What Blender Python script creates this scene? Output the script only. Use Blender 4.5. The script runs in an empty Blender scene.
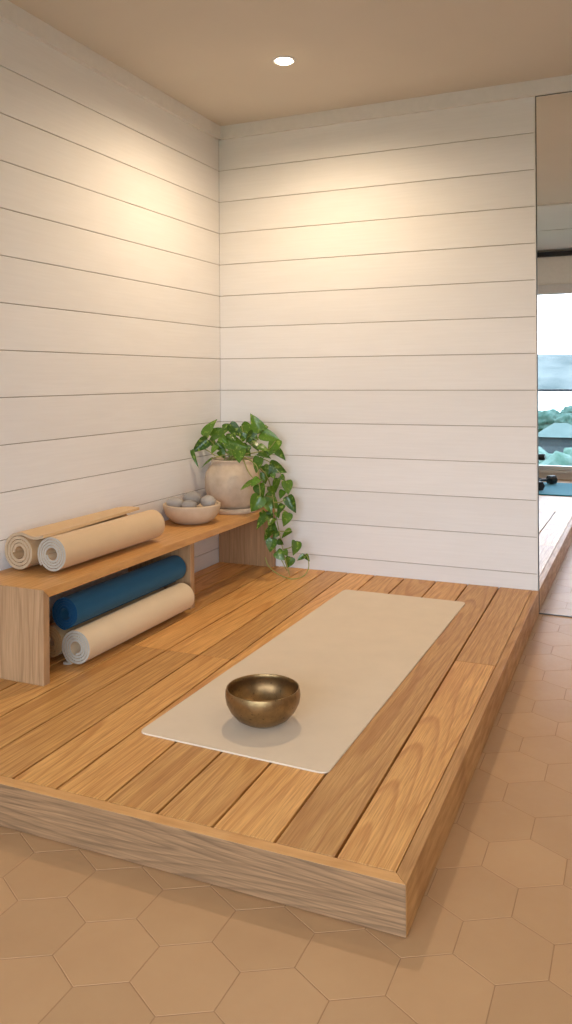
import bpy, bmesh, math, random
from mathutils import Vector, Matrix, noise
random.seed(7)
# ---- settings
LAMP1 = 64
LAMPS = [26, 8, 6]
SKY = 10.0
EXPO = -0.02
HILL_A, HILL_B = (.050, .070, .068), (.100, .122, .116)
HX, HY, HZ = -7.3, -105.0, -6.5
ROOTED = {0, 1, 2, 9, 10, 11, 12, 13, 14, 15, 16}
TREES = [(-16.8, -176, 2.9, 5.6, 'rounded hazy tree outside the window left of the house'), (-11.6, -168, 2.3, 5.4, 'rounded hazy tree outside the window above the roof of the house')] + \
 [(-36+i*4.1, -205-(i % 3)*14, 3.4, 5.2+.7*(i % 2), 'hazy tree in the belt of trees along the lake shore') for i in range(13)]
LEAVES = [(0.341, -0.186, 0.753, 0.288, -0.204, 0.85, 0.054),
(0.055, -0.28, 0.728, 0.11, -0.253, 0.822, 0.056),
(0.097, -0.326, 0.712, 0.026, -0.368, 0.647, 0.048),
(0.075, -0.453, 0.667, 0.12, -0.466, 0.576, 0.025),
(0.052, -0.208, 0.723, 0.147, -0.168, 0.765, 0.048),
(0.098, -0.233, 0.687, 0.151, -0.214, 0.641, 0.045),
(0.194, -0.263, 0.789, 0.255, -0.231, 0.723, 0.059),
(0.173, -0.264, 0.71, 0.297, -0.249, 0.67, 0.059),
(0.3, -0.361, 0.671, 0.314, -0.387, 0.604, 0.065),
(0.202, -0.136, 0.778, 0.289, -0.097, 0.701, 0.054),
(0.335, -0.174, 0.741, 0.438, -0.152, 0.708, 0.054),
(0.381, -0.071, 0.704, 0.355, -0.118, 0.615, 0.065),
(0.38, -0.092, 0.651, 0.434, -0.063, 0.591, 0.045),
(0.305, -0.145, 0.63, 0.379, -0.138, 0.608, 0.042),
(0.404, -0.338, 0.632, 0.385, -0.345, 0.549, 0.065),
(0.37, -0.139, 0.575, 0.453, -0.097, 0.528, 0.059),
(0.374, -0.321, 0.508, 0.314, -0.383, 0.468, 0.065),
(0.341, -0.157, 0.532, 0.353, -0.157, 0.469, 0.051),
(0.389, -0.316, 0.49, 0.416, -0.324, 0.42, 0.068),
(0.404, -0.113, 0.499, 0.404, -0.148, 0.425, 0.059),
(0.456, -0.119, 0.488, 0.472, -0.124, 0.414, 0.062),
(0.467, -0.126, 0.406, 0.512, -0.119, 0.318, 0.056),
(0.417, -0.357, 0.435, 0.375, -0.381, 0.356, 0.076),
(0.351, -0.159, 0.407, 0.416, -0.122, 0.335, 0.073),
(0.451, -0.35, 0.342, 0.407, -0.393, 0.275, 0.056),
(0.483, -0.157, 0.325, 0.467, -0.182, 0.254, 0.056),
(0.418, -0.167, 0.326, 0.436, -0.167, 0.294, 0.034),
(0.485, -0.121, 0.225, 0.434, -0.143, 0.186, 0.051),
(0.409, -0.196, 0.239, 0.366, -0.215, 0.181, 0.051),
(0.407, -0.192, 0.191, 0.396, -0.201, 0.117, 0.059),
(0.529, -0.162, 0.18, 0.529, -0.191, 0.109, 0.062),
(0.44, -0.211, 0.128, 0.487, -0.21, 0.085, 0.051),
(0.494, -0.15, 0.09, 0.474, -0.154, 0.031, 0.051),
(0.58, -0.17, 0.112, 0.545, -0.187, 0.085, 0.028),
(0.568, -0.126, 0.105, 0.595, -0.136, 0.073, 0.025),
(0.155, -0.267, 0.774, 0.219, -0.246, 0.787, 0.042),
(0.151, -0.281, 0.727, 0.188, -0.278, 0.693, 0.045),
(0.207, -0.283, 0.742, 0.248, -0.292, 0.709, 0.048),
(0.033, -0.191, 0.704, 0.09, -0.207, 0.664, 0.042),
(0.253, -0.126, 0.697, 0.31, -0.143, 0.644, 0.048),
(0.132, -0.262, 0.649, 0.162, -0.254, 0.611, 0.042),
(0.142, -0.191, 0.643, 0.187, -0.202, 0.607, 0.042),
(0.243, -0.186, 0.652, 0.291, -0.206, 0.621, 0.042),
(0.183, -0.427, 0.628, 0.143, -0.478, 0.583, 0.023),
(0.388, -0.152, 0.528, 0.403, -0.145, 0.497, 0.031),
(0.426, -0.127, 0.513, 0.45, -0.113, 0.487, 0.034),
(0.343, -0.159, 0.569, 0.381, -0.184, 0.524, 0.045),
(0.439, -0.197, 0.183, 0.466, -0.175, 0.159, 0.031),
(0.481, -0.21, 0.137, 0.498, -0.201, 0.106, 0.031),
(0.328, -0.084, 0.775, 0.292, -0.109, 0.718, 0.042),
(0.262, -0.21, 0.711, 0.225, -0.221, 0.753, 0.042),
(0.147, -0.124, 0.652, 0.094, -0.16, 0.667, 0.042),
(0.308, -0.206, 0.753, 0.266, -0.217, 0.69, 0.042),
(0.39, -0.183, 0.462, 0.399, -0.178, 0.418, 0.031),
(0.374, -0.174, 0.328, 0.394, -0.163, 0.265, 0.042),
(0.461, -0.173, 0.371, 0.438, -0.199, 0.315, 0.037),
(0.402, -0.203, 0.272, 0.452, -0.224, 0.238, 0.037),
(0.339, -0.209, 0.678, 0.397, -0.202, 0.651, 0.039),
(0.381, -0.118, 0.55, 0.353, -0.142, 0.498, 0.042),
(0.434, -0.102, 0.433, 0.42, -0.123, 0.389, 0.039),
(0.408, -0.355, 0.525, 0.376, -0.381, 0.486, 0.042),
(0.382, -0.207, 0.375, 0.414, -0.205, 0.328, 0.042),
(0.413, -0.193, 0.299, 0.403, -0.235, 0.261, 0.042),
(0.423, -0.16, 0.225, 0.404, -0.185, 0.186, 0.037),
(0.395, -0.184, 0.463, 0.417, -0.177, 0.413, 0.039),
(0.353, -0.212, 0.333, 0.386, -0.198, 0.291, 0.042),
(0.127, -0.281, 0.678, 0.115, -0.322, 0.639, 0.037),
(0.284, -0.229, 0.685, 0.253, -0.235, 0.636, 0.048),
(0.152, -0.133, 0.703, 0.186, -0.138, 0.654, 0.045),
(0.336, -0.104, 0.655, 0.324, -0.12, 0.604, 0.042)]
VINES = [[(0.287, -0.223, 0.612), (0.4, -0.337, 0.583), (0.363, -0.148, 0.499), (0.387, -0.151, 0.43), (0.409, -0.161, 0.335), (0.437, -0.171, 0.228), (0.462, -0.179, 0.134), (0.488, -0.179, 0.04), (0.506, -0.193, 0.006)],
[(0.278, -0.227, 0.622), (0.385, -0.344, 0.596), (0.402, -0.337, 0.495), (0.413, -0.332, 0.361), (0.378, -0.202, 0.201), (0.438, -0.194, 0.115), (0.485, -0.18, 0.026)],
[(0.323, -0.207, 0.636), (0.35, -0.135, 0.595), (0.408, -0.12, 0.54), (0.444, -0.113, 0.498), (0.457, -0.118, 0.443)],
[(0.404, -0.172, 0.378), (0.436, -0.141, 0.378), (0.468, -0.121, 0.405)],
[(0.364, -0.189, 0.087), (0.393, -0.22, 0.057), (0.425, -0.207, 0.02), (0.489, -0.233, 0.006), (0.548, -0.251, 0.004), (0.578, -0.183, 0.005), (0.589, -0.135, 0.039), (0.583, -0.134, 0.094), (0.562, -0.141, 0.107), (0.533, -0.159, 0.078)],
[(0.428, -0.161, 0.225), (0.478, -0.153, 0.227), (0.495, -0.145, 0.23)],
[(0.449, -0.152, 0.128), (0.502, -0.159, 0.147), (0.522, -0.145, 0.174)],
[(0.398, -0.175, 0.406), (0.363, -0.166, 0.409)],
[(0.412, -0.168, 0.323), (0.447, -0.144, 0.335), (0.474, -0.135, 0.321)],
[(0.272, -0.23, 0.588), (0.353, -0.358, 0.556), (0.385, -0.344, 0.512)],
[(0.183, -0.269, 0.616), (0.204, -0.423, 0.638), (0.052, -0.261, 0.653), (0.028, -0.304, 0.67), (0.025, -0.359, 0.658)],
[(0.189, -0.266, 0.613), (0.116, -0.232, 0.653), (0.068, -0.254, 0.709)],
[(0.195, -0.263, 0.616), (0.179, -0.434, 0.628)],
[(0.221, -0.252, 0.618), (0.187, -0.201, 0.694), (0.166, -0.211, 0.786)],
[(0.246, -0.241, 0.622), (0.233, -0.181, 0.708), (0.227, -0.184, 0.781)],
[(0.259, -0.235, 0.622), (0.291, -0.156, 0.694), (0.321, -0.143, 0.75)],
[(0.272, -0.23, 0.622), (0.348, -0.131, 0.651), (0.398, -0.109, 0.707)]]
C = bpy.context.scene.collection
scene = bpy.context.scene
PI = math.pi
FLOOR = -0.1115      # floor level; the platform top is z = 0
CEIL = 2.4596
ROOM_X = 4.0
REAR = -5.45
PLAT_X, PLAT_Y = 1.749, -2.471
PLAT_XB = 1.734      # the side edge runs in slightly towards the wall

# ---------------------------------------------------------------- node helper
class NT:
    def __init__(s, name):
        s.m = bpy.data.materials.new(name); s.m.use_nodes = True
        s.t = s.m.node_tree; s.b = s.t.nodes['Principled BSDF']
    def n(s, typ, **kw):
        nd = s.t.nodes.new(typ)
        for k, v in kw.items(): setattr(nd, k, v)
        return nd
    def put(s, sock, v):
        if isinstance(v, bpy.types.NodeSocket): s.t.links.new(v, sock)
        else: sock.default_value = v
    def math(s, op, a, b=None, c=None):
        nd = s.n('ShaderNodeMath', operation=op); s.put(nd.inputs[0], a)
        if b is not None: s.put(nd.inputs[1], b)
        if c is not None: s.put(nd.inputs[2], c)
        return nd.outputs[0]
    def comb(s, x, y, z):
        nd = s.n('ShaderNodeCombineXYZ')
        for i, v in enumerate((x, y, z)): s.put(nd.inputs[i], v)
        return nd.outputs[0]
    def noise(s, vec, scale=1, detail=2, rough=.5, col=False):
        nd = s.n('ShaderNodeTexNoise'); s.put(nd.inputs['Vector'], vec)
        nd.inputs['Scale'].default_value = scale; nd.inputs['Detail'].default_value = detail
        nd.inputs['Roughness'].default_value = rough
        return nd.outputs['Color' if col else 'Fac']
    def ramp(s, f, stops, interp='LINEAR'):
        nd = s.n('ShaderNodeValToRGB'); s.put(nd.inputs[0], f); cr = nd.color_ramp
        cr.interpolation = interp
        while len(cr.elements) < len(stops): cr.elements.new(.5)
        for e, (p, c) in zip(cr.elements, stops):
            e.position = p; e.color = (c if len(c) == 4 else (*c, 1)) if not isinstance(c, (int, float)) else (c, c, c, 1)
        return nd.outputs[0]
    def mix(s, f, a, b, blend='MIX'):
        nd = s.n('ShaderNodeMix', data_type='RGBA', blend_type=blend)
        s.put(nd.inputs[0], f)
        s.put(nd.inputs[6], a if not isinstance(a, tuple) else (*a, 1) if len(a) == 3 else a)
        s.put(nd.inputs[7], b if not isinstance(b, tuple) else (*b, 1) if len(b) == 3 else b)
        return nd.outputs[2]
    def objco(s):
        sp = s.n('ShaderNodeSeparateXYZ'); s.t.links.new(s.n('ShaderNodeTexCoord').outputs['Object'], sp.inputs[0])
        return sp.outputs
    def rnd(s): return s.n('ShaderNodeNewGeometry').outputs['Random Per Island']
    def bump(s, h, strength=.2, dist=.002):
        nd = s.n('ShaderNodeBump'); s.put(nd.inputs['Height'], h)
        nd.inputs['Strength'].default_value = strength; nd.inputs['Distance'].default_value = dist
        s.t.links.new(nd.outputs[0], s.b.inputs['Normal'])
    def base(s, c, rough=.5, metal=0, spec=.5):
        s.put(s.b.inputs['Base Color'], c if not isinstance(c, tuple) else (*c, 1) if len(c) == 3 else c)
        s.put(s.b.inputs['Roughness'], rough); s.b.inputs['Metallic'].default_value = metal
        s.b.inputs['Specular IOR Level'].default_value = spec
        return s.m

def lin(h):
    h = h.lstrip('#'); o = []
    for i in (0, 2, 4):
        v = int(h[i:i+2], 16)/255; o.append(v/12.92 if v <= .04045 else ((v+.055)/1.055)**2.4)
    return tuple(o)

def plain(name, c, rough=.5, metal=0, spec=.5, var=.06, scale=30, bump=0):
    s = NT(name); o = s.n('ShaderNodeTexCoord').outputs['Object']
    f = s.noise(o, scale, 4)
    s.base(s.mix(f, tuple(x*(1-var) for x in c), tuple(min(1, x*(1+var)) for x in c)), rough, metal, spec)
    if bump: s.bump(s.noise(o, scale*8, 3), bump, .001)
    return s.m

def wood(name, light, mid, dark, along='y', freq=75, rough=.42, contrast=1.0, tone=.16, spec=.4, warp=.03, coat=0):
    """plain sawn oak: growth rings cut by the face, fibre streaks, a tone per board"""
    s = NT(name); x, y, z = s.objco(); r = s.rnd()
    a, l, t = {'y': (x, y, z), 'x': (z, x, y), 'z': (x, z, y)}[along]
    l = s.math('ADD', l, s.math('MULTIPLY', r, 41.3))
    a2 = s.math('ADD', a, s.math('MULTIPLY', r, 7.7))
    w1 = s.noise(s.comb(s.math('MULTIPLY', a2, 4), s.math('MULTIPLY', l, .7), t), 1, 3, .55)
    w2 = s.noise(s.comb(s.math('MULTIPLY', a2, 14), s.math('MULTIPLY', l, 1.5), t), 1, 2, .5)
    wa = s.math('ADD', s.math('MULTIPLY', s.math('SUBTRACT', w1, .5), warp*2.4), s.math('MULTIPLY', s.math('SUBTRACT', w2, .5), warp*.3))
    ap = s.math('ADD', s.math('PINGPONG', a2, .17), s.math('ADD', wa, -.085))
    lw = s.noise(s.comb(0., s.math('MULTIPLY', l, .55), s.math('MULTIPLY', r, 9.)), 1, 1)
    tp = s.math('ADD', s.math('MULTIPLY', lw, .22), -.045)
    rr = s.math('SQRT', s.math('ADD', s.math('MULTIPLY', ap, ap), s.math('MULTIPLY', tp, tp)))
    ring = s.math('FRACT', s.math('MULTIPLY', rr, freq))
    rv = s.ramp(ring, [(0, .1), (.55, .35), (.86, 1.), (1., .1)], 'EASE')
    fib = s.noise(s.comb(s.math('MULTIPLY', a2, 260), s.math('MULTIPLY', l, 7), s.math('MULTIPLY', t, 60)), 1, 3, .6)
    fibv = s.ramp(fib, [(.36, 0.), (.66, 1.)])
    blot = s.noise(s.comb(s.math('MULTIPLY', a2, 12), s.math('MULTIPLY', l, 1.6), t), 1, 3)
    c = s.mix(s.math('MULTIPLY', rv, .62*contrast), light, mid)
    c = s.mix(s.math('MULTIPLY', fibv, .42*contrast), c, dark)
    c = s.mix(s.math('MULTIPLY', s.ramp(blot, [(.4, 0.), (.75, 1.)]), .35), c, mid)
    k = s.math('ADD', s.math('MULTIPLY', s.math('SUBTRACT', r, .5), tone*2), 1.)
    nd = s.n('ShaderNodeVectorMath', operation='SCALE'); s.put(nd.inputs[0], c); s.put(nd.inputs['Scale'], k)
    s.base(nd.outputs[0], s.math('ADD', s.math('MULTIPLY', fibv, .12), rough), 0, spec)
    s.b.inputs['Coat Weight'].default_value = coat; s.b.inputs['Coat Roughness'].default_value = .28
    s.bump(s.math('ADD', s.math('MULTIPLY', fibv, -.5), s.math('MULTIPLY', rv, -.4)), .18, .0012)
    return s.m

# ---------------------------------------------------------------- mesh helpers
def obj(name, bm, m, parent=None, label=None, smooth=False):
    me = bpy.data.meshes.new(name)
    bmesh.ops.recalc_face_normals(bm, faces=bm.faces)
    if smooth:
        for f in bm.faces: f.smooth = True
    bm.to_mesh(me); bm.free()
    for mm in (m if isinstance(m, (list, tuple)) else [m]): me.materials.append(mm)
    o = bpy.data.objects.new(name, me); C.objects.link(o)
    if parent:
        o.parent = parent
        o.matrix_parent_inverse = parent.matrix_basis.inverted() if False else Matrix.Translation(-parent.location)
    if label: o['label'] = label
    return o
def tag(o, label, cat, group=None):
    o['label'] = label; o['category'] = cat
    if group: o['group'] = group
    return o
def thing(name, label, cat, loc=(0, 0, 0), group=None):
    o = bpy.data.objects.new(name, None); C.objects.link(o); o.location = loc; o.empty_display_size = .05
    return tag(o, label, cat, group)
def struct(name, bm, m, smooth=False):
    o = obj(name, bm, m, smooth=smooth); o['kind'] = 'structure'; return o
def box(bm, x0, x1, y0, y1, z0, z1, bev=0, seg=1, mi=0):
    vs = [bm.verts.new((x, y, z)) for x in (x0, x1) for y in (y0, y1) for z in (z0, z1)]
    fs = [bm.faces.new([vs[i] for i in q]) for q in ((0, 1, 3, 2), (4, 6, 7, 5), (0, 4, 5, 1), (2, 3, 7, 6), (0, 2, 6, 4), (1, 5, 7, 3))]
    for f in fs: f.material_index = mi
    if bev:
        es = set(e for f in fs for e in f.edges)
        bmesh.ops.bevel(bm, geom=list(es), offset=bev, segments=seg, affect='EDGES', profile=.5)
    return vs
def prism(bm, pts, axis, a0, a1, bev=0):
    """polygon pts (2d) extruded along axis ('x','y','z')"""
    def P(p, a): return {'x': (a, p[0], p[1]), 'y': (p[0], a, p[1]), 'z': (p[0], p[1], a)}[axis]
    A = [bm.verts.new(P(p, a0)) for p in pts]; B = [bm.verts.new(P(p, a1)) for p in pts]
    fs = [bm.faces.new(A), bm.faces.new(B[::-1])]; n = len(pts)
    for i in range(n): fs.append(bm.faces.new([A[i], B[i], B[(i+1) % n], A[(i+1) % n]]))
    if bev: bmesh.ops.bevel(bm, geom=list(set(e for f in fs for e in f.edges)), offset=bev, segments=2, affect='EDGES', profile=.5)
def lathe(bm, prof, c=(0, 0, 0), n=64, mi=0):
    rings = []
    for r, z in prof:
        if r < 1e-6: rings.append([bm.verts.new((c[0], c[1], c[2]+z))])
        else: rings.append([bm.verts.new((c[0]+r*math.cos(2*PI*i/n), c[1]+r*math.sin(2*PI*i/n), c[2]+z)) for i in range(n)])
    for A, B in zip(rings, rings[1:]):
        for i in range(n):
            j = (i+1) % n
            q = ([A[0], B[i], B[j]] if len(A) == 1 else [A[i], A[j], B[0]] if len(B) == 1 else [A[i], A[j], B[j], B[i]])
            f = bm.faces.new(q); f.smooth = True; f.material_index = mi
def catmull(pts, k=6):
    P = [Vector(p) for p in pts]; P = [P[0]*2-P[1]]+P+[P[-1]*2-P[-2]]; o = []
    for i in range(1, len(P)-2):
        for j in range(k):
            t = j/k; a, b, c, d = P[i-1:i+3]
            o.append(.5*((2*b)+(c-a)*t+(2*a-5*b+4*c-d)*t*t+(3*b-a-3*c+d)*t**3))
    o.append(P[-2]); return o
def tube(bm, pts, r, n=8, r1=None):
    rings = []; L = len(pts); up = Vector((0, 0, 1)); prev = None
    for i, p in enumerate(pts):
        d = (pts[min(i+1, L-1)]-pts[max(i-1, 0)]).normalized()
        s = d.cross(up if abs(d.z) < .95 else Vector((1, 0, 0))) if prev is None else prev-d*prev.dot(d)
        s.normalize(); prev = s; t = d.cross(s)
        rad = r if r1 is None else r+(r1-r)*i/(L-1)
        rings.append([bm.verts.new(p+(s*math.cos(2*PI*k/n)+t*math.sin(2*PI*k/n))*rad) for k in range(n)])
    for A, B in zip(rings, rings[1:]):
        for k in range(n):
            f = bm.faces.new([A[k], A[(k+1) % n], B[(k+1) % n], B[k]]); f.smooth = True
    bm.faces.new(rings[0][::-1]); bm.faces.new(rings[-1])

# ---------------------------------------------------------------- materials
def whitewash():
    s = NT('whitewashed_boards'); x, y, z = s.objco(); r = s.rnd()
    h = s.math('ADD', x, y)
    g = s.noise(s.comb(s.math('ADD', s.math('MULTIPLY', h, 4.), s.math('MULTIPLY', r, 60.)), 0., s.math('MULTIPLY', z, 90.)), 1, 4, .6)
    b = s.noise(s.comb(s.math('ADD', s.math('MULTIPLY', h, 2.2), s.math('MULTIPLY', r, 33.)), 0., s.math('MULTIPLY', z, 9.)), 1, 3, .5)
    c = s.mix(s.ramp(g, [(.35, 0.), (.7, 1.)]), WALL_A, WALL_B)
    c = s.mix(s.math('MULTIPLY', s.ramp(b, [(.45, 0.), (.75, 1.)]), .5), c, WALL_C)
    k = s.math('ADD', s.math('MULTIPLY', s.math('SUBTRACT', r, .5), .05), 1.)
    nd = s.n('ShaderNodeVectorMath', operation='SCALE'); s.put(nd.inputs[0], c); s.put(nd.inputs['Scale'], k)
    s.base(nd.outputs[0], .6, 0, .3); s.bump(g, .06, .001); return s.m
WALL_A, WALL_B, WALL_C = (.82, .80, .785), (.785, .765, .75), (.765, .742, .722)
M = {}
M['wall'] = whitewash()
M['groove'] = plain('groove_shadow_paint', (.36, .31, .26), .8)
M['trim'] = plain('white_trim_paint', (.76, .73, .70), .5)
M['plaster'] = plain('white_plaster', (.74, .70, .66), .8)
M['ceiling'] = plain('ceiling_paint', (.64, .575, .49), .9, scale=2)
M['ceil_daylit'] = plain('ceiling_painted_daylight', (.68, .66, .62), .9, scale=2)
M['deck'] = wood('oiled_oak_decking', lin('E3AE66'), lin('BD803E'), lin('8E582A'), 'y', 52, .40, 1.25, tone=.22, coat=.08)
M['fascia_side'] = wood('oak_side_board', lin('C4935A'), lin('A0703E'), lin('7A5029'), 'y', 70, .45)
M['fascia_shaded'] = wood('oak_front_shaded', lin('A27C58'), lin('76583C'), lin('4C3926'), 'x', 95, .5, 1.2, warp=.012)
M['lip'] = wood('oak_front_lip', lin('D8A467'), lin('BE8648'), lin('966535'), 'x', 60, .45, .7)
M['bench_top'] = wood('oak_bench_top', lin('D8A363'), lin('BC8648'), lin('966635'), 'y', 60, .38, .8, .05)
M['bench_panel'] = wood('oak_bench_panel', lin('BC946C'), lin('94704C'), lin('74583C'), 'z', 60, .45, 1.0, .1)
M['dark_base'] = plain('dark_subframe_and_shadow', (.035, .02, .012), .9)
# floor tiles
def tile():
    s = NT('terracotta_hexagon_tile'); o = s.n('ShaderNodeTexCoord').outputs['Object']; r = s.rnd()
    f = s.noise(o, 7, 5, .6); g = s.noise(o, 60, 3)
    c = s.mix(f, TILE_A, TILE_B)
    k = s.math('ADD', s.math('MULTIPLY', s.math('SUBTRACT', r, .5), .10), 1.)
    nd = s.n('ShaderNodeVectorMath', operation='SCALE'); s.put(nd.inputs[0], c); s.put(nd.inputs['Scale'], k)
    s.base(nd.outputs[0], s.math('ADD', s.math('MULTIPLY', g, .15), .38), 0, .4); s.bump(f, .06, .002); return s.m
TILE_A, TILE_B = lin('B28960'), lin('BE976C')
M['tile'] = tile()
M['grout'] = plain('tile_grout', lin('A27C57'), .9)
def matmat(name, c, var=.06):
    s = NT(name); o = s.n('ShaderNodeTexCoord').outputs['Object']
    f = s.noise(o, 9, 5, .6); g = s.noise(o, 420, 2)
    s.base(s.mix(f, tuple(x*(1-var) for x in c), tuple(x*(1+var) for x in c)), .85, 0, .2); s.bump(g, .25, .0008)
    s.b.inputs['Sheen Weight'].default_value = .08
    return s.m
M['mat_flat'] = matmat('beige_suede_mat', lin('DCC9AF'))
M['mat_cream'] = matmat('cream_mat', lin('DCC3A0'))
M['mat_tan'] = matmat('tan_mat', lin('D3B083'))
M['mat_rose'] = matmat('sand_mat', lin('D6B892'))
M['edge_grey'] = matmat('mat_cut_edge', lin('B3A99A'))
M['edge_tan'] = matmat('mat_cut_edge_tan', lin('B99F80'))
M['mat_blue'] = matmat('deep_blue_mat', lin('1E5270'))
M['edge_blue'] = matmat('blue_cut_edge', lin('124468'))
M['edge_brown'] = matmat('tan_cut_edge', lin('B08B5C'))
M['teal'] = matmat('teal_mat', lin('2F7F92'))
def brass():
    s = NT('aged_bronze'); o = s.n('ShaderNodeTexCoord').outputs['Object']
    f = s.noise(o, 14, 6, .65); g = s.noise(o, 90, 3)
    c = s.mix(s.ramp(f, [(.35, 0.), (.68, 1.)]), (.38, .235, .10), (.19, .12, .055))
    c = s.mix(s.math('MULTIPLY', s.ramp(g, [(.62, 0.), (.72, 1.)]), .6), c, (.07, .05, .03))
    s.base(c, s.math('ADD', s.math('MULTIPLY', f, .25), .24), .92); s.bump(f, .15, .003); return s.m
M['brass'] = brass()
def clay(name, a, b, rough=.75, lines=0):
    s = NT(name); o = s.n('ShaderNodeTexCoord').outputs['Object']
    f = s.noise(o, 11, 5, .6); g = s.noise(o, 140, 3)
    s.base(s.mix(s.ramp(f, [(.3, 0.), (.7, 1.)]), a, b), rough, 0, .3); s.bump(g, .15, .0015); return s.m
M['clay'] = clay('sandy_stoneware', lin('D3BFA6'), lin('B7A088'))
M['bowl'] = clay('travertine_bowl', lin('D3BDA3'), lin('C2A98C'))
M['soil'] = plain('potting_soil', (.03, .02, .013), .95, bump=.6)
M['pebble'] = clay('grey_river_stone', lin('B4ADA5'), lin('9A938C'), .55)
M['pebble_dark'] = clay('dark_river_stone', lin('A29B94'), lin('8D8780'), .55)
def leafmat():
    s = NT('pothos_leaf'); o = s.n('ShaderNodeTexCoord').outputs['Object']; r = s.rnd()
    f = s.noise(o, 60, 4, .6)
    c = s.mix(r, (.022, .076, .008), (.10, .215, .018))
    c = s.mix(s.ramp(f, [(.55, 0.), (.68, 1.)]), c, (.30, .42, .07))
    s.base(c, .27, 0, .5)
    s.b.inputs['Subsurface Weight'].default_value = 0
    tr = s.n('ShaderNodeBsdfTranslucent'); tr.inputs[0].default_value = (.16, .36, .04, 1)
    ad = s.n('ShaderNodeMixShader'); ad.inputs[0].default_value = .15
    s.t.links.new(s.b.outputs[0], ad.inputs[1]); s.t.links.new(tr.outputs[0], ad.inputs[2])
    s.t.links.new(ad.outputs[0], s.t.nodes['Material Output'].inputs[0]); return s.m
M['leaf'] = leafmat()
M['vine'] = plain('pothos_vine', (.30, .31, .08), .5)
M['black'] = plain('black_rubber', (.012, .012, .014), .5)
M['darkmetal'] = plain('dark_metal', (.05, .06, .07), .4, .6)
M['blind'] = plain('linen_blind', (.90, .86, .78), .9)
def mirror():
    s = NT('silvered_glass'); return s.base((.93, .94, .935), .0, 1.0)
M['mirror'] = mirror()
M['mirror_edge'] = plain('mirror_edge', (.10, .10, .09), .3, .6)
def glass(name, tint):
    s = NT(name); t = s.n('ShaderNodeBsdfTransparent'); t.inputs[0].default_value = (*tint, 1)
    g = s.n('ShaderNodeBsdfGlossy'); g.inputs['Roughness'].default_value = 0.0
    fr = s.n('ShaderNodeFresnel'); fr.inputs[0].default_value = 1.3
    mx = s.n('ShaderNodeMixShader'); s.t.links.new(fr.outputs[0], mx.inputs[0])
    s.t.links.new(t.outputs[0], mx.inputs[1]); s.t.links.new(g.outputs[0], mx.inputs[2])
    s.t.links.new(mx.outputs[0], s.t.nodes['Material Output'].inputs[0]); return s.m
M['pane'] = glass('window_glass', (.965, .975, .985))
M['rail_glass'] = glass('balustrade_glass', (.86, .96, .96))
def emit(name, c, st):
    s = NT(name); s.base((.9, .9, .9)); s.b.inputs['Emission Color'].default_value = (*c, 1)
    s.b.inputs['Emission Strength'].default_value = st; return s.m
M['lens'] = emit('lit_lens', (1, .80, .54), 30)

# ---------------------------------------------------------------- room shell
PITCH = .178; ZT = 2.2145; CROWN = 2.388
def shiplap(name, along, a0, a1, face, zlow):
    """boards proud of a backing, 3 mm shadow gaps"""
    bm = bmesh.new(); zs = [CROWN+.02] + [ZT-PITCH*k for k in range(14)]
    zs = [z for z in zs if z > zlow+.02]+[zlow]
    for zt, zb in zip(zs, zs[1:]):
        g = .0016
        if along == 'y': box(bm, -.014, 0, a0, a1, zb+g, zt-g, .0012)
        else: box(bm, a0, a1, 0, .014, zb+g, zt-g, .0012)
    if along == 'y': box(bm, -.12, -.006, a0, a1, FLOOR-.05, CEIL+.05, mi=1)
    else: box(bm, a0-.13, a1, .006, .12, FLOOR-.05, CEIL+.05, mi=1)
    return struct(name, bm, [M['wall'], M['groove']])
shiplap('wall_left', 'y', REAR, 0, 0, FLOOR)
shiplap('wall_back', 'x', 0, 1.731, 0, FLOOR)
bm = bmesh.new(); box(bm, 1.731, ROOM_X+.1, .012, .12, FLOOR-.05, CEIL+.05); struct('wall_behind_mirror', bm, M['plaster'])
bm = bmesh.new(); box(bm, ROOM_X, ROOM_X+.12, REAR-.12, .12, FLOOR-.05, CEIL+.05); struct('wall_right', bm, M['plaster'])
# rear wall with a wide window opening
WX0, WX1, WZ0, WZ1 = .15, 3.85, -.015, 2.06
bm = bmesh.new()
box(bm, -.12, WX0, REAR-.16, REAR, FLOOR-.05, CEIL+.05); box(bm, WX1, ROOM_X+.12, REAR-.16, REAR, FLOOR-.05, CEIL+.05)
box(bm, WX0, WX1, REAR-.16, REAR, WZ1, CEIL+.05); box(bm, WX0, WX1, REAR-.16, REAR, FLOOR-.05, WZ0)
struct('wall_rear', bm, M['plaster'])
# floor : hexagonal tiles over grout
bm = bmesh.new(); S = .1055; W = S*math.sqrt(3); ox, oy = 1.935, -2.42
for j in range(-20, 18):
    for i in range(-14, 14):
        cx = ox+W*(i+.5*(j % 2)); cy = oy+1.5*S*j
        if not (-.1 < cx < ROOM_X+.1 and REAR-.1 < cy < .12): continue
        if cx < 1.5 and cy > -2.2: continue
        top = []; low = []
        for k in range(6):
            a = PI/6+k*PI/3
            top.append(bm.verts.new((cx+(S-.0019)*math.cos(a), cy+(S-.0019)*math.sin(a), FLOOR)))
            low.append(bm.verts.new((cx+(S-.0012)*math.cos(a), cy+(S-.0012)*math.sin(a), FLOOR-.0007)))
        bm.faces.new(top)
        for k in range(6): bm.faces.new([top[k], top[(k+1) % 6], low[(k+1) % 6], low[k]])
box(bm, -.1, ROOM_X+.1, REAR-.16, .1, FLOOR-.06, FLOOR-.0006, mi=1)
struct('floor', bm, [M['tile'], M['grout']])
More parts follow.
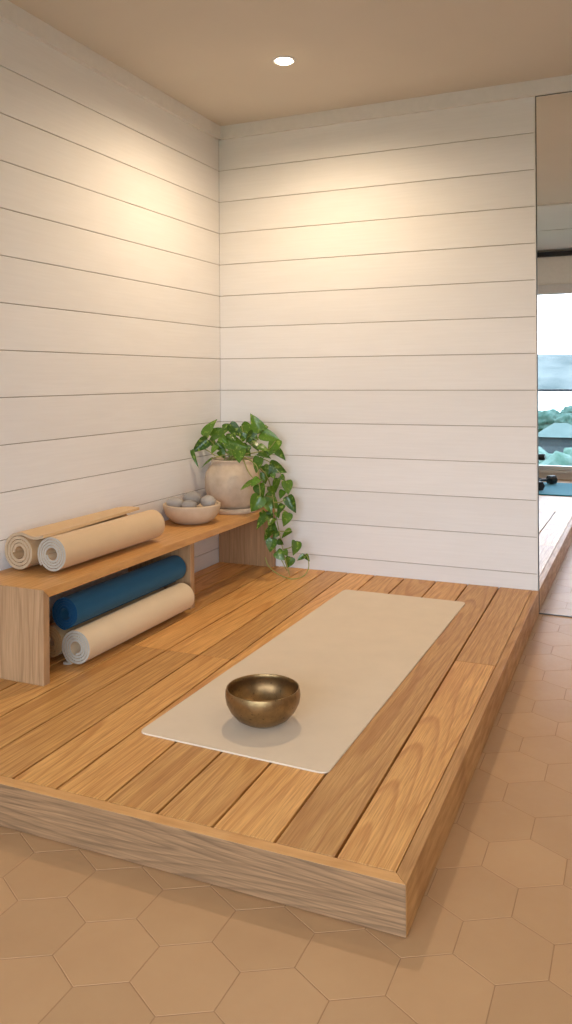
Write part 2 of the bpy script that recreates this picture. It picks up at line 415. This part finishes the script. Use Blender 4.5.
# ceiling
bm = bmesh.new(); box(bm, -.1, ROOM_X+.1, REAR-.16, .1, CEIL, CEIL+.1); struct('ceiling', bm, M['ceiling'])
bm = bmesh.new(); box(bm, 0, ROOM_X, REAR, -2.95, CEIL-.012, CEIL+.01); box(bm, 0, ROOM_X, -4.15, -4.12, CEIL-.018, CEIL+.01); struct('daylit_ceiling_panel', bm, M['ceil_daylit'])  # ceiling panel whose paler grey stands in for daylight near the window
bm = bmesh.new(); prism(bm, [(0, CROWN), (.020, CROWN), (.024, CEIL), (0, CEIL)], 'y', -2.95, 0); struct('trim_2', bm, M['trim'])
bm = bmesh.new(); prism(bm, [(0, CROWN), (-.020, CROWN), (-.024, CEIL), (0, CEIL)], 'x', 0, ROOM_X); struct('trim_3', bm, M['trim'])
bm = bmesh.new(); box(bm, 1.7255, 1.7315, -.003, .012, 0, CROWN, .0008); struct('trim_4', bm, M['trim'])

# ---------------------------------------------------------------- wall mirror
t = thing('wall_mirror', 'tall frameless wall mirror right of the white boarded wall, reflecting window and view', 'mirror', (2.6, 0, FLOOR))
bm = bmesh.new(); box(bm, 1.7365, 3.6, -.003, .010, FLOOR+.004, CROWN-.002); obj('mirror_glass', bm, M['mirror'], t)
bm = bmesh.new(); box(bm, 1.7330, 1.7364, -.0045, .010, FLOOR+.001, CROWN); box(bm, 1.7364, 3.6, -.0045, .010, FLOOR, FLOOR+.006); box(bm, 1.7364, 3.6, -.0045, .010, CROWN-.004, CROWN)
obj('mirror_edge', bm, M['mirror_edge'], t, 'dark narrow edge strip of the mirror')

# ---------------------------------------------------------------- platform
t = thing('wooden_platform', 'low raised oak deck platform with long planks on the tiled floor in the corner', 'platform', (.87, -1.23, FLOOR))
FY = PLAT_Y+.034; SX = PLAT_X-.030
front = [.085, .235, .385, .54, .6924, .8323, .983, 1.1308, 1.2807, 1.4384, 1.5836]
back = [.075, .218, .362, .51, .635, .762, .910, 1.070, 1.234, 1.393, 1.5462]
bm = bmesh.new(); xsf = [.004]+front+[SX-.002]; xsb = [.004]+back+[PLAT_XB-.032]
joints = {0: -.9, 1: -1.9, 2: -1.425, 3: -1.425, 4: -1.425, 5: -1.425, 6: -1.425, 7: -.9, 8: -1.3, 9: -1.0, 10: None, 11: -1.12}
Y0, Y1 = FY+.0022, -.002
for i in range(len(xsf)-1):
    cuts = [Y0, Y1] if joints[i] is None else [Y0, joints[i], Y1]
    for a, b in zip(cuts, cuts[1:]):
        def X(k, y): u = (y-Y0)/(Y1-Y0); return xsf[k]+(xsb[k]-xsf[k])*u
        gl = .0034 if i else .001; gr = .0034 if i < len(xsf)-2 else .0
        a_, b_ = a+(.0009 if a != Y0 else 0), b-(.0009 if b != Y1 else 0)
        pts = [(X(i, a_)+gl, a_), (X(i+1, a_)-gr, a_), (X(i+1, b_)-gr, b_), (X(i, b_)+gl, b_)]
        prism(bm, pts, 'z', -.028, 0, .0012)
obj('decking', bm, M['deck'], t)
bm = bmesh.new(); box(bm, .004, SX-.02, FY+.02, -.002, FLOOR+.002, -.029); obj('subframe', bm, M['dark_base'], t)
bm = bmesh.new()
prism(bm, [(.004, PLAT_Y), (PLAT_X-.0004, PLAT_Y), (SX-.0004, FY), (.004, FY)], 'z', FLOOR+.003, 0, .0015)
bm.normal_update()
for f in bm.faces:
    if abs(f.normal.z) > .6: f.material_index = 1  # same board: top in lighter oak, shade put into the front colour
obj('front_board', bm, [M['fascia_shaded'], M['lip']], t, 'front edge board of the platform with lengthwise grain, its face coloured greyish for shade')
bm = bmesh.new()
prism(bm, [(PLAT_X, PLAT_Y+.0004), (PLAT_XB, -.004), (PLAT_XB-.030, -.004), (SX, FY+.0004)], 'z', FLOOR+.003, 0, .0015)
obj('side_board', bm, M['fascia_side'], t)
bm = bmesh.new(); box(bm, .01, PLAT_XB-.008, PLAT_Y+.007, -.01, FLOOR, FLOOR+.004); obj('shadow_strip', bm, M['dark_base'], t, 'dark shadow strip under the platform')  # dark strip added for the line of shade beneath the edge boards

# ---------------------------------------------------------------- bench
BX, BZ, BY0, BY1, TH = .3413, .3245, -1.902, -.006, .031
t = thing('wooden_bench', 'low oak bench with open shelf space standing along the left boarded wall', 'bench', (.17, -.95, 0))
bm = bmesh.new(); prism(bm, [(BY0+.0004, BZ), (BY0+TH, BZ-TH), (BY1-TH, BZ-TH), (BY1-.0004, BZ)], 'x', .003, BX, .0012); obj('bench_top', bm, M['bench_top'], t)
bm = bmesh.new(); prism(bm, [(BY0, 0), (BY0, BZ-.0004), (BY0+TH-.0004, BZ-TH), (BY0+TH-.0004, 0)], 'x', .003, BX, .0012); obj('end_panel', bm, M['bench_panel'], t)
bm = bmesh.new(); prism(bm, [(BY1, 0), (BY1, BZ-.0004), (BY1-TH+.0004, BZ-TH), (BY1-TH+.0004, 0)], 'x', .003, BX, .0012); obj('end_panel', bm, M['bench_panel'], t)
bm = bmesh.new(); box(bm, .003, BX-.004, -.921, -.885, 0, BZ-TH, .0012); obj('divider_panel', bm, M['bench_panel'], t)

# ---------------------------------------------------------------- rolled mats
def roll(name, cx, cz, y0, y1, R, rin, th, pitch, mats, end_ang, sense, flap=None, ov=0.0):
    """a sheet wound into a spiral tube; flap(s) gives the loose tail of the section at 0 (near) .. 1 (far)"""
    N = (R-th/2-rin)/pitch; steps = int(N*40); base = []
    for i in range(steps+1):
        u = i/steps; ang = end_ang-sense*2*PI*N*(1-u); r = rin+(R-th/2-rin)*u
        base.append((cx+r*math.cos(ang), cz+r*math.sin(ang)))
    NY = 10 if flap else 1; bm = bmesh.new(); slices = []
    for k in range(NY+1):
        s = k/NY; y = y0+(y1-y0)*s
        cl = base+(flap(s) if flap else [])
        out = []; inn = []
        for i, p in enumerate(cl):
            a, b = cl[max(i-1, 0)], cl[min(i+1, len(cl)-1)]
            dx, dz = b[0]-a[0], b[1]-a[1]; l = math.hypot(dx, dz) or 1
            nx, nz = -dz/l*th/2, dx/l*th/2
            out.append((p[0]+nx, p[1]+nz)); inn.append((p[0]-nx, p[1]-nz))
        # telescoping winding and softened cut edge
        def row(pts, inset): return [bm.verts.new((q[0], y, q[1])) for q in pts]
        slices.append((row(out, 0), row(inn, 0)))
    n = len(slices[0][0])
    for A, B in zip(slices, slices[1:]):
        for side in (0, 1):
            for i in range(n-1):
                f = bm.faces.new([A[side][i], A[side][i+1], B[side][i+1], B[side][i]]); f.smooth = True
        for i in (0, n-1): bm.faces.new([A[0][i], A[1][i], B[1][i], B[0][i]])
    for s in (slices[0], slices[-1]):
        for i in range(n-1):
            f = bm.faces.new([s[0][i], s[0][i+1], s[1][i+1], s[1][i]]); f.material_index = 1
            for e in f.edges: e.smooth = False
    return obj(name, bm, mats)
def flapfn(s):
    near = [(.090, .4645), (.108, .4600), (.126, .4545), (.146, .4520), (.166, .4545), (.188, .4605)]
    far = [(.092, .4675), (.110, .4690), (.128, .4700), (.146, .4705), (.164, .4705), (.182, .4700)]
    w = s**1.3
    return [(a[0]*(1-w)+b[0]*w, a[1]*(1-w)+b[1]*w) for a, b in zip(near, far)]
tag(roll('rolled_mat', .0745, BZ+.0725, -1.720, -1.09, .0718, .023, .0112, .0132, [M['mat_tan'], M['edge_tan']], PI/2, -1, flapfn),
    'tan rolled mat against the wall on the bench top, loose flap over the next roll', 'yoga mat', 'rolled mats on the bench')
tag(roll('rolled_mat', .2145, BZ+.0690, -1.704, -1.035, .0686, .0225, .0086, .0102, [M['mat_rose'], M['edge_grey']], -PI*.78, 1),
    'sand coloured rolled yoga mat on the bench top at its front edge', 'yoga mat', 'rolled mats on the bench')
tag(roll('rolled_mat', .3225, .0672, -1.706, -.965, .0667, .022, .0086, .0102, [M['mat_cream'], M['edge_grey']], -PI*.62, 1, lambda s: [(.282, .0047), (.270, .0047), (.2645, .0047)]),
    'cream rolled yoga mat under the bench, lying in front on the deck', 'yoga mat', 'rolled mats under the bench')
tag(roll('rolled_mat', .1900, .0660, -1.69, -.98, .0640, .020, .0086, .0097, [M['mat_tan'], M['edge_brown']], -PI*.6, 1),
    'tan rolled yoga mat half hidden under the bench behind the cream roll', 'yoga mat', 'rolled mats under the bench')
tag(roll('rolled_mat', .2690, .1845, -1.70, -.935, .0615, .020, .0086, .0097, [M['mat_blue'], M['edge_blue']], -PI*.5, 1),
    'deep blue rolled yoga mat under the bench, resting on top of two rolls', 'yoga mat', 'rolled mats under the bench')

# ---------------------------------------------------------------- flat mat
bm = bmesh.new(); pts = []
q = [(.842, -2.084), (1.438, -2.104), (1.4527, -.351), (.864, -.346)]
for i, p in enumerate(q):
    p = Vector(p); a = (Vector(q[i-1])-p).normalized()*.026; b = (Vector(q[(i+1) % 4])-p).normalized()*.026
    for k in range(9):
        u = k/8; pts.append(tuple((p+a)*(1-u)**2+p*2*u*(1-u)+(p+b)*u*u))
prism(bm, pts, 'z', 0.0003, .0050, .0004)
tag(obj('yoga_mat', bm, M['mat_flat']), 'beige yoga mat laid flat and unrolled on the wooden platform', 'yoga mat')

# ---------------------------------------------------------------- singing bowl
bc = (1.149, -1.882, .0055)
BS = 1.03
prof = [(0, 0), (.040, .0), (.055, .004), (.078, .018), (.096, .038), (.1065, .060), (.1095, .078), (.1085, .092), (.1065, .099), (.1060, .101), (.1040, .1015), (.1025, .1000),
        (.1045, .088), (.1050, .076), (.1020, .060), (.0915, .040), (.074, .022), (.052, .010), (.03, .006), (0, .005)]
bm = bmesh.new(); lathe(bm, [(a*BS, b*BS) for a, b in prof], bc, 96)
tag(obj('singing_bowl', bm, M['brass']), 'aged brass singing bowl standing on the flat beige yoga mat', 'bowl')

# ---------------------------------------------------------------- stone bowl with pebbles
sc = (.151, -.585, BZ)
SS = .95
prof = [(0, 0), (.075, 0), (.092, .004), (.118, .022), (.138, .048), (.1475, .076), (.1495, .093), (.1490, .097), (.1465, .099), (.1400, .099), (.1375, .097), (.1345, .088), (.124, .078), (.10, .0725), (.06, .0715), (0, .071)]
bm = bmesh.new(); lathe(bm, [(a*SS, b*SS) for a, b in prof], sc, 72)
tag(obj('stone_bowl', bm, M['bowl']), 'shallow beige stoneware bowl holding grey pebbles, on the bench beside the plant pot', 'bowl')
def pebble(x, y, z, a, b, c, rz, ry, m, label):
    bm = bmesh.new(); bmesh.ops.create_icosphere(bm, subdivisions=4, radius=1)
    sd = random.uniform(0, 50)
    for v in bm.verts:
        k = 1+.09*noise.noise(v.co*1.1+Vector((sd, 0, 0)))
        v.co = Vector((v.co.x*a*k, v.co.y*b*k, v.co.z*c*k))
    bmesh.ops.rotate(bm, verts=bm.verts, matrix=Matrix.Rotation(rz, 3, 'Z') @ Matrix.Rotation(ry, 3, 'Y'))
    bmesh.ops.translate(bm, verts=bm.verts, vec=(x, y, z))
    tag(obj('pebble', bm, m, smooth=True), label, 'stone', 'pebbles in the stone bowl')
zb = BZ+.0700
pebble(.088, -.642, zb+.030, .043, .037, .029, .3, .05, M['pebble'], 'grey oval pebble at the left side of the stone bowl')
pebble(.226, -.555, zb+.033, .044, .036, .030, -.5, .0, M['pebble'], 'grey pebble at the right side of the stone bowl, next to the plant pot')
pebble(.172, -.645, zb+.025, .038, .033, .0245, .2, .0, M['pebble_dark'], 'small grey pebble in front, low between its neighbours in the stone bowl')
pebble(.134, -.552, zb+.040, .048, .040, .037, .1, .0, M['pebble_dark'], 'grey pebble standing highest at the back of the stone bowl')

# ---------------------------------------------------------------- potted pothos
pc = (.184, -.206, BZ)
t = thing('potted_pothos', 'trailing green pothos in a round sand coloured pot at the corner end of the bench', 'plant', pc)
bm = bmesh.new()
lathe(bm, [(0, 0), (.126, 0), (.132, .003), (.1345, .014), (.1335, .026), (.130, .029), (.125, .028), (.121, .022), (0, .020)], pc, 64)
obj('saucer', bm, M['clay'], t)
prof = [(0, .020), (.092, .020), (.104, .024), (.124, .048), (.140, .087), (.1485, .13), (.1505, .170), (.1455, .205), (.132, .232), (.1175, .247), (.113, .256), (.1145, .267), (.1180, .276), (.1165, .281), (.1105, .281), (.1060, .275), (.1040, .262), (.1055, .250), (.11, .24)]
bm = bmesh.new(); lathe(bm, prof, pc, 72); obj('pot', bm, M['clay'], t)
bm = bmesh.new(); lathe(bm, [(0, .259), (.05, .262), (.1042, .256), (.1042, .246), (0, .246)], pc, 48); obj('soil', bm, M['soil'], t)
bm = bmesh.new()
for i, v in enumerate(VINES):
    pts = [Vector(p) for p in v]
    root = Vector((pc[0]+random.uniform(-.05, .05), pc[1]+random.uniform(-.06, .03), BZ+.255))
    if i in ROOTED: pts = [root, Vector((pts[0].x*.5+root.x*.5, pts[0].y*.5+root.y*.5, BZ+.30))]+pts[1:]
    tube(bm, catmull(pts, 6), .0034, 6, .0022)
for v in bm.verts: v.co.z = max(v.co.z, .0012); v.co.x = max(v.co.x, .004)
obj('vines', bm, M['vine'], t)
bm = bmesh.new()
OUT = [(0, 0), (.02, .14), (-.045, .26), (-.03, .40), (.08, .49), (.24, .50), (.42, .44), (.60, .335), (.76, .21), (.90, .085), (1, 0)]
for (x0, y0, z0, x1, y1, z1, w) in LEAVES:
    A, B = Vector((x0, y0, z0)), Vector((x1, y1, z1)); L = (B-A).length; d = (B-A)/L
    cam_ish = Vector((.35, -.8, .45))+Vector((random.uniform(-.7, .7), random.uniform(-.4, .4), random.uniform(-.4, .6)))
    nrm = (cam_ish-d*cam_ish.dot(d)).normalized(); sd = d.cross(nrm).normalized()
    fold = random.uniform(.12, .34); droop = random.uniform(.05, .18); cup = random.uniform(-.1, .1)
    w = w if w < L*.4 else max(w*1.12, L*.64); mid = []; Ls = []; Rs = []
    def pt(l, s):
        # l along (0..1), s across (-.5...5)
        return A+d*(l*L)+sd*(s*w*(1-.1*fold))+nrm*(abs(s)*w*fold-droop*L*(l-.35)**2*1.4+cup*w*s*s)
    cols = []
    for sgn in (1, -1):
        rows = []
        for (l, s) in OUT: rows.append([pt(l if k else max(l, 0.0), sgn*s*k/3) for k in range(4)])
        cols.append(rows)
    V = {}
    def vert(p):
        key = (round(p.x, 6), round(p.y, 6), round(p.z, 6))
        if key not in V: V[key] = bm.verts.new(p)
        return V[key]
    for rows in cols:
        for a, b in zip(rows, rows[1:]):
            for k in range(3):
                vs = []
                for p in (a[k], a[k+1], b[k+1], b[k]):
                    v = vert(p)
                    if v not in vs: vs.append(v)
                if len(vs) > 2:
                    try: f = bm.faces.new(vs); f.smooth = True
                    except ValueError: pass
for v in bm.verts:
    if v.co.x < .008: v.co.x = .008
    if v.co.y > -.012: v.co.y = -.012
    if v.co.z < .004: v.co.z = .004
me_o = obj('foliage', bm, M['leaf'], t)

# ---------------------------------------------------------------- downlights
lx, ly = .7346, -.7453
def downlight(x, y, label):
    t = thing('recessed_downlight', label, 'ceiling light', (x, y, CEIL))
    zc = CEIL if y > -2.95 else CEIL-.012
    bm = bmesh.new(); lathe(bm, [(.036, .004), (.039, -.003), (.047, -.005), (.053, -.003), (.054, 0.004)], (x, y, zc), 48); obj('trim_ring', bm, M['trim'], t)
    bm = bmesh.new(); lathe(bm, [(0, -.0160), (.012, -.0155), (.024, -.0130), (.033, -.008), (.0385, .001)], (x, y, zc), 40); obj('lens', bm, M['lens'], t)
    return t
downlight(lx, ly, 'small round lit downlight recessed in the ceiling near the corner')
def spot(name, loc, e, col, size, blend, rad):
    l = bpy.data.lights.new(name, 'SPOT'); l.energy = e; l.color = col; l.spot_size = math.radians(size); l.spot_blend = blend; l.shadow_soft_size = rad
    o = bpy.data.objects.new(name, l); C.objects.link(o); o.location = loc; return o
WARM = (1.0, .78, .53)
spot('downlight_lamp', (lx, ly, CEIL-.055), LAMP1, WARM, 170, .85, .035)
for i, (x, y) in enumerate([(2.75, -1.3), (2.75, -3.4), (3.3, -4.9)]):
    downlight(x, y, ['round downlight in the ceiling over the tiled floor before the mirror', 'round downlight in the ceiling in front of the platform', 'round downlight in the ceiling near the window at the right wall'][i])
    spot('downlight_lamp', (x, y, CEIL-.07), LAMPS[i], WARM, 140, .8, .035)

# ---------------------------------------------------------------- rear of the room, seen in the mirror
bm = bmesh.new()
for (x0, x1, z0, z1) in ((WX0, WX1, WZ0, WZ0+.045), (WX0, WX1, WZ1-.10, WZ1), (WX0, WX0+.05, WZ0, WZ1), (WX1-.05, WX1, WZ0, WZ1), (2.35, 2.40, WZ0, WZ1)):
    box(bm, x0, x1, REAR-.10, REAR-.02, z0, z1, .003)
w = struct('window_1', bm, M['trim'])
bm = bmesh.new(); box(bm, WX0+.04, WX1-.04, REAR-.065, REAR-.059, WZ0+.04, WZ1-.05); o = obj('pane', bm, M['pane'], w)
bm = bmesh.new(); box(bm, WX0-.02, WX1+.02, REAR-.02, REAR+.03, WZ0-.03, WZ0, .003); struct('trim_5', bm, M['trim'])
bm = bmesh.new(); box(bm, WX0-.02, WX1+.02, REAR-.005, REAR+.02, WZ1-.095, WZ1+.004, .003); struct('trim_6', bm, M['trim'])
t = thing('roller_blind', 'beige roller blind rolled up above the window, seen in the mirror', 'blind', (2, REAR+.03, 2.2))
bm = bmesh.new(); box(bm, WX0-.05, WX1+.05, REAR+.006, REAR+.012, 2.065, 2.375); obj('fabric', bm, M['blind'], t)
bm = bmesh.new(); box(bm, WX0-.08, WX1+.08, REAR+.0, REAR+.07, 2.372, 2.425, .004); obj('cassette', bm, M['black'], t, 'black head rail of the blind')
# exercise mat and dumbbells
bm = bmesh.new(); box(bm, .45, 2.1, -5.03, -4.10, FLOOR, FLOOR+.012, .004, 2)
tag(obj('exercise_mat', bm, M['teal']), 'teal exercise mat on the floor below the window, seen in the mirror', 'exercise mat')
def dumbbell(c, ang, s, label):
    t = thing('dumbbell', label, 'dumbbell', c)
    d = Vector((math.cos(ang), math.sin(ang), 0)); c = Vector(c)
    def tb(a, b, r, r2=None):
        bm = bmesh.new(); p = c+Vector((0, 0, .048*s)); tube(bm, [p+d*a, p+d*(a+.006), p+d*(b-.006), p+d*b], r, 6 if r > .03 else 12); return bm
    obj('handle', tb(-.08*s, .08*s, .014*s), M['darkmetal'], t)
    for k in (-1, 1): obj('weight', tb(min(k*.07*s, k*.15*s), max(k*.07*s, k*.15*s), .048*s), M['black'], t)
dumbbell((1.18, -4.42, FLOOR+.012), .9, 1.0, 'black dumbbell on the teal mat, the one nearer the platform in the mirror')
dumbbell((1.24, -4.80, FLOOR+.012), 2.4, 1.0, 'black dumbbell on the teal mat, the one nearer the window in the mirror')
# small black stand beside the mat carrying a dumbbell
t = thing('weight_stand', 'black weight stand by the window, its end seen in the mirror', 'stand', (.95, -5.2, FLOOR))
bm = bmesh.new(); box(bm, .78, 1.17, -5.33, -5.13, FLOOR, FLOOR+.02, .004); obj('foot', bm, M['black'], t)
bm = bmesh.new(); box(bm, .90, .94, -5.25, -5.21, FLOOR+.02, .085); obj('post', bm, M['black'], t)
bm = bmesh.new(); box(bm, .80, 1.15, -5.29, -5.17, .085, .112, .004); obj('shelf', bm, M['black'], t)
dumbbell((1.10, -5.23, .112), .1, .8, 'black dumbbell resting on the weight stand by the window')

# ---------------------------------------------------------------- outside
bm = bmesh.new(); box(bm, -1, 5, -7.2, REAR-.16, FLOOR-.2, FLOOR-.05); struct('balcony_slab', bm, plain('balcony_stone', (.25, .25, .24), .8))
t = thing('balustrade', 'glass balustrade with thin dark handrail outside the window, seen in the mirror', 'railing', (2, -6.8, FLOOR))
bm = bmesh.new(); box(bm, -1, 5, -6.82, -6.78, .845, .872); obj('handrail', bm, M['darkmetal'], t)
bm = bmesh.new(); box(bm, -1, 5, -6.806, -6.794, FLOOR-.05, .845); obj('glass_panel', bm, M['rail_glass'], t)
def hazy(name, a, b, scale, rough=1):
    s = NT(name); o = s.n('ShaderNodeTexCoord').outputs['Object']
    s.base(s.mix(s.ramp(s.noise(o, scale, 5, .6), [(.35, 0.), (.65, 1.)]), a, b), rough, 0, .1); return s.m
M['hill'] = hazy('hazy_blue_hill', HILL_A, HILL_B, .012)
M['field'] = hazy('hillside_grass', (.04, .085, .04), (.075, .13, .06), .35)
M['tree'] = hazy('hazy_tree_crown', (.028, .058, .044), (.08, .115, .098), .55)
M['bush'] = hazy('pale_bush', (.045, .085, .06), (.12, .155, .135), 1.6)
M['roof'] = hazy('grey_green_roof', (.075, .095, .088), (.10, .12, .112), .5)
M['hwall'] = plain('dark_house_wall', (.03, .034, .04), .9)
M['water'] = plain('pale_lake_water', (.30, .32, .33), .25, scale=.05)
M['trunk'] = plain('tree_trunk', (.06, .045, .03), .9)
bm = bmesh.new(); vs = {}
NXg, NYg = 60, 24
for i in range(NXg+1):
    for j in range(NYg+1):
        x = -1200+2100*i/NXg; y = -1620-600*j/NYg; u = j/NYg
        h = 97*math.sin(min(1, u*1.5)*PI/2)**.9*(.86+.25*noise.noise(Vector((x*.0026, 3.1, 0))))+5*u*noise.noise(Vector((x*.012, y*.012, 2)))
        vs[i, j] = bm.verts.new((x, y, -25.4+max(h, -.5)))
for i in range(NXg):
    for j in range(NYg): bm.faces.new([vs[i, j], vs[i+1, j], vs[i+1, j+1], vs[i, j+1]])
struct('far_hills', bm, M['hill'], True)
bm = bmesh.new(); v = [bm.verts.new(p) for p in ((-1600, -2300, -25), (1400, -2300, -25), (1400, -450, -25), (-1600, -450, -25))]; bm.faces.new(v); struct('lake', bm, M['water'])
bm = bmesh.new(); vs = {}
def gz(x, y):
    P = [(0, -2.2), (14, -2.2), (30, -3.0), (60, -6.8), (100, -10.2), (200, -15.3), (620, -25.8)]; d = -y
    for (a, za), (b, zb_) in zip(P, P[1:]):
        if d <= b: break
    return za+(zb_-za)*min(1, (d-a)/(b-a))+.4*noise.noise(Vector((x*.05, y*.05, 0)))
for i in range(41):
    for j in range(41):
        x = -200+360*i/40; y = -7.3-600*(j/40)**2; vs[i, j] = bm.verts.new((x, y, gz(x, y)))
for i in range(40):
    for j in range(40): bm.faces.new([vs[i, j], vs[i+1, j], vs[i+1, j+1], vs[i, j+1]])
struct('hillside_ground', bm, M['field'], True)
def crown(x, y, z, r, hz=.8, sub=4, amp=.35):
    bm = bmesh.new(); bmesh.ops.create_icosphere(bm, subdivisions=sub, radius=1); s = random.uniform(0, 99)
    for v in bm.verts:
        k = 1+amp*noise.noise(v.co*2.2+Vector((s, 0, 0)))+amp*.6*noise.noise(v.co*6+Vector((0, s, 0)))
        v.co = Vector((x+v.co.x*r*k, y+v.co.y*r*k, z+v.co.z*r*hz*k))
    return bm
def tree(x, y, r, h, label):
    g = gz(x, y); t = thing('tree', label, 'tree', (x, y, g), 'trees outside the window')
    obj('crown', crown(x, y, g+h, r), M['tree'], t, smooth=True)
    bm = bmesh.new(); tube(bm, [Vector((x, y, g-.3)), Vector((x, y, g+h*.5)), Vector((x, y, g+h))], r*.1, 8); obj('trunk', bm, M['trunk'], t)
for a in TREES: tree(*a)
t = thing('house', 'small house with grey green hipped roof among the trees, seen in the mirror', 'house', (HX, HY, gz(HX, HY)))
hg = HZ
bm = bmesh.new(); box(bm, HX-2.6, HX+2.6, HY-3, HY+3, hg-3, hg); obj('house_wall', bm, M['hwall'], t)
bm = bmesh.new()
A = [bm.verts.new(p) for p in ((HX-3.2, HY-3.6, hg), (HX+3.2, HY-3.6, hg), (HX+3.2, HY+3.6, hg), (HX-3.2, HY+3.6, hg))]
B = [bm.verts.new(p) for p in ((HX-.8, HY, hg+1.6), (HX+.8, HY, hg+1.6))]
for q in ((A[0], A[1], B[1], B[0]), (A[2], A[3], B[0], B[1]), (A[1], A[2], B[1]), (A[3], A[0], B[0]), (A[3], A[2], A[1], A[0])): bm.faces.new(q)
obj('roof', bm, M['roof'], t)
bm = bmesh.new()
for i in range(150):
    y = -random.uniform(16, 90); x = 2.19-.093*(4.08-y)+random.uniform(-.16, .16)*(4.08-y)*.5
    r = random.uniform(.25, .8)*(1 if y > -30 else 1.5); b2 = crown(x, y, gz(x, y)+r*.4, r, 1.0, 2, .5)
    me = bpy.data.meshes.new('tmp'); b2.to_mesh(me); b2.free(); bm.from_mesh(me); bpy.data.meshes.remove(me)
o = obj('hillside_bushes', bm, M['bush'], smooth=True); tag(o, 'pale green bushes covering the slope outside the window', 'bushes'); o['kind'] = 'stuff'

# ---------------------------------------------------------------- world, portal
wd = bpy.data.worlds.new('sky'); scene.world = wd; wd.use_nodes = True; nt = wd.node_tree
bg = nt.nodes['Background']
tc = nt.nodes.new('ShaderNodeTexCoord'); sp = nt.nodes.new('ShaderNodeSeparateXYZ'); nt.links.new(tc.outputs['Generated'], sp.inputs[0])
rp = nt.nodes.new('ShaderNodeValToRGB'); nt.links.new(sp.outputs[2], rp.inputs[0])
rp.color_ramp.elements[0].color = (.86, .905, 1, 1); rp.color_ramp.elements[1].color = (.64, .77, 1, 1)
nt.links.new(rp.outputs[0], bg.inputs[0]); bg.inputs[1].default_value = SKY
pl = bpy.data.lights.new('window_portal', 'AREA'); pl.shape = 'RECTANGLE'; pl.size = WX1-WX0; pl.size_y = WZ1-WZ0; pl.cycles.is_portal = True
po = bpy.data.objects.new('window_portal', pl); C.objects.link(po); po.location = ((WX0+WX1)/2, REAR-.12, (WZ0+WZ1)/2); po.rotation_euler = (PI/2, 0, 0)

# ---------------------------------------------------------------- camera
cd = bpy.data.cameras.new('camera'); cam = bpy.data.objects.new('camera', cd); C.objects.link(cam); scene.camera = cam
yaw, rl = .4126, -.0066
Rv = Vector((math.cos(yaw), math.sin(yaw), 0)); Fv = Vector((-math.sin(yaw), math.cos(yaw), 0)); Uv = Vector((0, 0, 1))
rx = Rv*math.cos(rl)+Uv*math.sin(rl); ux = -Rv*math.sin(rl)+Uv*math.cos(rl); bk = -Fv
cam.matrix_world = Matrix(((rx.x, ux.x, bk.x, 2.1945), (rx.y, ux.y, bk.y, -4.082), (rx.z, ux.z, bk.z, 1.0341), (0, 0, 0, 1)))
cd.sensor_fit = 'VERTICAL'; cd.sensor_height = 36; cd.lens = 812.4/1024*36; cd.shift_y = -(512-378.3)/1024
cd.clip_start = .05; cd.clip_end = 3000
scene.view_settings.view_transform = 'Standard'; scene.view_settings.look = 'None'
scene.view_settings.exposure = EXPO
scene.cycles.use_denoising = True
scene.cycles.max_bounces = 10; scene.cycles.diffuse_bounces = 6; scene.cycles.glossy_bounces = 5
scene.cycles.sample_clamp_indirect = 6
